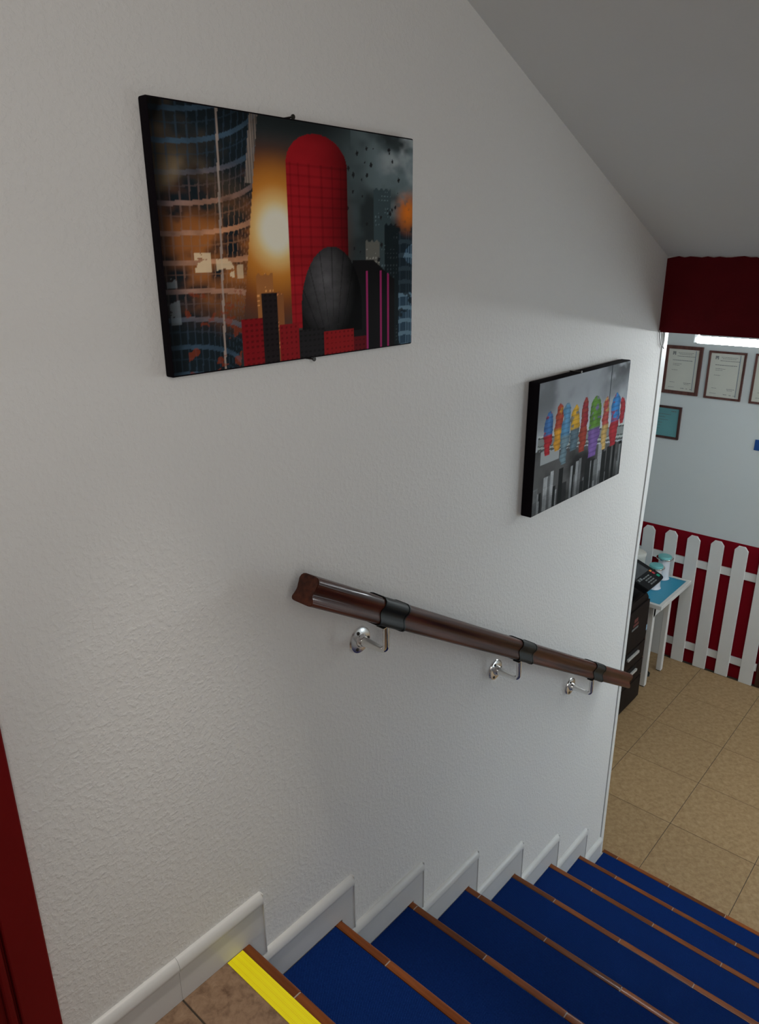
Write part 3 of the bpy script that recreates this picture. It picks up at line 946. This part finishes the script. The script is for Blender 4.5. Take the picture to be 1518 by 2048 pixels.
for (lab, y0, y1, z0, z1, fw) in (('framed certificate with the widest brown frame, directly above the small teal certificate', 0.8455, 0.601, 0.544, 0.864, 0.022),
                                  ('framed certificate in thin brown frame, middle of the upper row under the tube light', 0.560, 0.331, 0.541, 0.848, 0.013),
                                  ('framed certificate cut off by the photograph\'s right edge, thin brown frame', 0.278, 0.049, 0.539, 0.850, 0.013)):
    t, iw, ih = certificate(lab, y0, y1, z0, z1, 'paper', 'frame_wood', fw, L1, GC)
    bm = bmesh.new()
    cy_, cz_ = iw - 0.19 * 2 * iw, ih - 0.10 * 2 * ih
    for i, a in enumerate((-0.010, -0.003, 0.004)):
        for j, b in enumerate((-0.011, -0.0035, 0.004)):
            if (i, j) != (1, 0): box(bm, -0.0088, -0.0079, cy_ + a, cy_ + a + 0.006, cz_ + b, cz_ + b + 0.0062)
    o = link('emblem', bm, 'ink', t); o.location = (0, 0, 0); tag(o, kind='stuff')
    bm = bmesh.new()
    for a in (0.885, 0.90):
        yb = iw - a * 2 * iw
        box(bm, -0.0086, -0.0079, yb - 0.0009, yb + 0.0009, -ih + 0.008, ih - 0.006)
    o = link('border_line', bm, 'ink_blue', t); o.location = (0, 0, 0)
L2 = [(0.80, 0.93, 0.10, 0.005), (0.30, 0.80, 0.22, 0.003), (0.30, 0.66, 0.32, 0.003), (0.30, 0.74, 0.42, 0.003), (0.30, 0.60, 0.53, 0.003), (0.30, 0.56, 0.63, 0.003), (0.30, 0.55, 0.74, 0.003), (0.30, 0.50, 0.83, 0.003)]
certificate('small teal certificate in a dark frame, below the brown framed certificates', 0.985, 0.689, 0.231, 0.456, 'paper_teal', 'frame_dark', 0.015, L2, GC)
# blue sign plate at the frame's edge
sg = thing('blue_sign', (XF, 0.12, 0.276), 'small blue sign plate on the white wall below the certificates', 'sign')
o = link('plate', B(-0.006, -0.0004, -0.083, 0.083, -0.035, 0.035, bev=0.0015), 'blue_sign', sg); o.location = (0, 0, 0)
bm = bmesh.new()
for i, (a, b, c, d_) in enumerate(((0.030, 0.052, -0.012, -0.006), (0.034, 0.046, -0.006, 0.010))):
    box(bm, -0.0068, -0.0058, a, b, c, d_)
o = link('white_mark', bm, 'white_ink', sg); o.location = (0, 0, 0)

# ------------------------------------------------------------------ small table
TX, TY = 4.02, 0.75
TH = 0.655
tb = thing('side_table', (TX, TY, -F), 'small white side table with turquoise inset top behind the copier', 'table')
def tpart(name, bm, mat, **k):
    o = link(name, bm, mat, tb, **k); return o
X0, X1, Y0, Y1 = 3.752, 4.290, 0.452, 1.05
zt = -F + TH
bm = bmesh.new()
rw = 0.026
for a in ((X0, X0 + rw, Y0, Y1), (X1 - rw, X1, Y0, Y1), (X0 + rw, X1 - rw, Y0, Y0 + rw), (X0 + rw, X1 - rw, Y1 - rw, Y1)):
    box(bm, a[0], a[1], a[2], a[3], zt - 0.026, zt + 0.004, bev=0.002)
tpart('rim', bm, 'table_white')
tpart('table_top', B(X0 + rw - 0.001, X1 - rw + 0.001, Y0 + rw - 0.001, Y1 - rw + 0.001, zt - 0.024, zt, bev=0.0005), 'table_blue')
bm = bmesh.new()
box(bm, 3.788, 4.102, 0.512, 0.530, zt - 0.112, zt - 0.0255, bev=0.002)
box(bm, 3.788, 4.102, 0.985, 1.003, zt - 0.112, zt - 0.0255, bev=0.002)
box(bm, 3.790, 3.808, 0.530, 0.985, zt - 0.112, zt - 0.0255, bev=0.002)
tpart('apron', bm, 'table_white')
for (lx, ly) in ((3.81, 0.530), (4.084, 0.524), (3.835, 0.93), (4.084, 0.97)):
    lg = tpart('leg', B(lx - 0.018, lx + 0.018, ly - 0.018, ly + 0.018, -F + 0.006, zt - 0.0255, bev=0.003), 'table_white')
    o = link('foot_cap', B(lx - 0.016, lx + 0.016, ly - 0.016, ly + 0.016, -F + 0.0005, -F + 0.0065, bev=0.001), 'rubber', lg)
    o.location = (0, 0, 0)

# jars on the table
def jar(x, y, label, s=1.0):
    t = thing('lidded_jar', (x, y, zt), label, 'jar', 'jars with teal lids on the side table')
    bm = bmesh.new()
    lathe(bm, [(0.044, 0.0005), (0.0475, 0.006), (0.043, 0.012), (0.0405, 0.03), (0.0405, 0.135), (0.043, 0.150), (0.043, 0.153)], (0, 0, 0), 32)
    o = link('jar_body', bm, 'porcelain', t, smooth=True); o.location = (0, 0, 0)
    bm = bmesh.new()
    lathe(bm, [(0.0, 0.1535), (0.050, 0.1535), (0.0575, 0.1555), (0.0585, 0.159), (0.0575, 0.1625), (0.050, 0.164), (0.0, 0.164)], (0, 0, 0), 36)
    o = link('metal_rim', bm, 'chrome', t, smooth=True); o.location = (0, 0, 0)
    bm = bmesh.new()
    lathe(bm, [(0.0, 0.1642), (0.046, 0.1642), (0.0465, 0.170), (0.043, 0.176), (0.0, 0.179)], (0, 0, 0), 36)
    o = link('lid', bm, 'teal', t, smooth=True); o.location = (0, 0, 0)
jar(4.010, 0.612, 'white jar with pale teal lid and metal rim, just behind the copier\'s control panel')
jar(4.205, 0.628, 'white jar with pale teal lid and metal rim, farther one against the fence')
cn = thing('canister', (4.10, 0.800, zt), 'plain cream canister with domed lid beside the teal-lidded jars', 'canister')
bm = bmesh.new()
lathe(bm, [(0.068, 0.0005), (0.070, 0.004), (0.070, 0.168), (0.068, 0.170)], (0, 0, 0), 36)
o = link('canister_body', bm, 'cream', cn, smooth=True); o.location = (0, 0, 0)
bm = bmesh.new()
lathe(bm, [(0.0, 0.1705), (0.072, 0.1705), (0.073, 0.174), (0.073, 0.190), (0.069, 0.196), (0.04, 0.203), (0.0, 0.206)], (0, 0, 0), 36)
o = link('lid', bm, 'cream', cn, smooth=True); o.location = (0, 0, 0)

# ------------------------------------------------------------------ copier behind the wall
CY = 0.487
cp = thing('copier', (3.33, 0.80, -F), 'dark brown floor-standing copier half hidden behind the white wall corner', 'copier')
def cpart(name, bm, mat, par=None, **k):
    o = link(name, bm, mat, par or cp, **k)
    if par is not None: o.location = (0, 0, 0)
    return o
CX0, CX1 = 3.02, 3.632
zc = -F
pts = [(CX0, zc + 0.03), (CX0 + 0.03, zc + 0.006), (CX1 - 0.004, zc + 0.006), (CX1 + 0.006, zc + 0.09), (CX1, zc + 0.30), (CX1 - 0.002, zc + 0.770), (CX1 - 0.03, zc + 0.802), (CX1 - 0.09, zc + 0.815), (CX0, zc + 0.815)]
bm = PR(pts, lambda p: (p[0], CY + 0.012, p[1]), lambda p: (p[0], 1.10, p[1]))
bmesh.ops.bevel(bm, geom=bm.edges[:], offset=0.006, segments=2, affect='EDGES')
cpart('body', bm, 'copier', smooth=True)
# front: cover and paper drawers with grey grips in black recesses
fr = cpart('front_cover', B(CX0 + 0.01, CX1 - 0.006, CY, CY + 0.0125, zc + 0.47, zc + 0.755, bev=0.004, seg=2), 'copier')
for (z0, z1) in ((0.335, 0.462), (0.205, 0.327), (0.035, 0.197)):
    dr = cpart('paper_drawer', B(CX0 + 0.01, CX1 - 0.006, CY, CY + 0.0125, zc + z0, zc + z1, bev=0.003, seg=2), 'copier')
    if z0 > 0.1:
        cpart('grip_recess', B(3.335, 3.525, CY - 0.0008, CY + 0.001, zc + z1 - 0.045, zc + z1 - 0.004), 'copier_black', dr)
        cpart('grip', B(3.345, 3.515, CY - 0.014, CY - 0.0005, zc + z1 - 0.048, zc + z1 - 0.030, bev=0.003, seg=2), 'handle_grey', dr)
bm = bmesh.new()
for (a, b, c, d_) in ((3.40, 3.455, -0.742, -0.716), (3.39, 3.470, -0.770, -0.752)):
    box(bm, a, b, CY - 0.0008, CY + 0.0005, c, d_)
cpart('red_marking', bm, 'sticker_red', fr)
cpart('caption_strip', B(3.375, 3.47, CY - 0.0009, CY + 0.0005, -0.793, -0.780), 'key_grey', fr)
cpart('side_sticker', B(3.612, 3.626, CY - 0.0010, CY + 0.0115, -0.875, -0.835), 'sticker_blue')
# output cavity, scanner unit with lid behind the control panel
cpart('output_bay', B(CX0 + 0.02, CX1 - 0.05, CY + 0.05, 1.09, zc + 0.815, zc + 0.885), 'copier_black')
cpart('scanner', B(CX0, CX1 - 0.012, 0.605, 1.10, zc + 0.885, zc + 1.005, bev=0.008, seg=2), 'copier', smooth=True)
cpart('scanner_lid', B(CX0, CX1 - 0.012, 0.61, 1.10, zc + 1.006, zc + 1.06, bev=0.012, seg=2), 'copier_black', smooth=True)
# tilted control panel
O = Vector((3.36, 0.412, -0.472)); ex = Vector((1, 0, 0)); ey = Vector((0, 0.19, 0.070)).normalized(); en = ex.cross(ey)
PL, PD = 0.262, 0.203
out = [(0.0, 0.0), (PL - 0.03, 0.0), (PL - 0.012, 0.006), (PL, 0.026), (PL, PD - 0.01), (PL - 0.01, PD), (0.0, PD)]
bm = PR(out, lambda p: O + ex * p[0] + ey * p[1], lambda p: O + ex * (p[0] * 0.985) + ey * (p[1] * 0.97 + 0.006) - en * 0.040)
bmesh.ops.bevel(bm, geom=bm.edges[:], offset=0.004, segments=2, affect='EDGES')
cpa = cpart('control_panel', bm, 'copier_black', smooth=True)
def on_panel(name, a0, a1, b0, b1, mat, h=0.002):
    pts = [(a0, b0), (a1, b0), (a1, b1), (a0, b1)]
    return cpart(name, PR(pts, lambda p: O + ex * p[0] + ey * p[1] - en * 0.0005, lambda p: O + ex * p[0] + ey * p[1] + en * h), mat, cpa)
on_panel('screen', 0.020, 0.215, 0.098, 0.192, 'copier_screen', 0.0008)
for i in range(3):
    for j in range(4):
        on_panel('key', 0.075 + 0.031 * i, 0.099 + 0.031 * i, 0.014 + 0.018 * j, 0.022 + 0.018 * j, 'key_grey')
on_panel('key', 0.212, 0.236, 0.024, 0.044, 'key_green')
on_panel('key', 0.206, 0.226, 0.056, 0.074, 'key_red')
on_panel('key', 0.206, 0.226, 0.080, 0.094, 'key_orange')
for i in range(2):
    on_panel('key', 0.020 + 0.028 * i, 0.040 + 0.028 * i, 0.070, 0.088, 'key_grey')
cpart('panel_arm', B(3.40, 3.56, 0.515, 0.606, -0.506, -0.470), 'copier_black')

# black plug lead lying behind the front table leg
bm = bmesh.new()
tube(bm, [(3.925, 0.56, -F + 0.009), (3.945, 0.545, -F + 0.010), (3.975, 0.553, -F + 0.012), (3.995, 0.575, -F + 0.009), (3.990, 0.62, -F + 0.008), (4.03, 0.70, -F + 0.008), (4.0, 0.85, -F + 0.008)], 0.0075, 8)
tag(link('power_cable', bm, 'rubber', None, smooth=True), 'black cable end on the tiles behind the white table\'s front leg', 'cable')

# ------------------------------------------------------------------ fluorescent tubes of the lower room: one in view, one added
def tube_light(x, y0, y1, mat, label, group):
    t = thing('tube_light', (x, (y0 + y1) / 2, CEIL_LOW), label, 'ceiling lamp', group)
    h = (y1 - y0) / 2
    pts = [(-0.03, -0.0005), (0.03, -0.0005), (0.022, -0.05), (-0.022, -0.05)]
    o = link('housing', PR(pts, lambda p: (p[0], -h - 0.02, p[1]), lambda p: (p[0], h + 0.02, p[1])), 'fixture', t); o.location = (0, 0, 0)
    for s in (-1, 1):
        o = link('lamp_holder', B(-0.011, 0.011, s * (h + 0.009) - 0.009, s * (h + 0.009) + 0.009, -0.112, -0.05, bev=0.003, seg=2), 'fixture', t); o.location = (0, 0, 0)
    bm = bmesh.new()
    tube(bm, [(0, -h, -0.096), (0, h, -0.096)], 0.0155, 16)
    o = link('tube', bm, mat, t, smooth=True); o.location = (0, 0, 0)
    return t
tube_light(2.712, -1.10, 0.100, 'tube_a', 'glowing fluorescent tube lamp under the red fascia', None)
tube_light(3.55, -2.60, -1.40, 'tube_b', 'added fluorescent tube lamp, out of view farther right on the lower ceiling', None)  # added out of view as extra light for the lower room

# small white cable loops hanging under the fascia's end
bm = bmesh.new()
def loop(pts): tube(bm, pts, 0.0022, 6)
c0 = Vector((1.978, -0.006, 1.180))
loop([(1.980, -0.004, 1.190), (1.984, -0.006, 1.165), (1.996, -0.008, 1.140), (2.014, -0.009, 1.128), (2.024, -0.008, 1.150), (2.028, -0.006, 1.181)])
loop([(1.999, -0.004, 1.183), (2.006, -0.006, 1.160), (2.016, -0.008, 1.133), (2.030, -0.008, 1.120)])
tag(link('cable_loop', bm, 'cable_grey', None, smooth=True), 'thin grey cable loop hanging from the red fascia at the wall corner', 'cable')
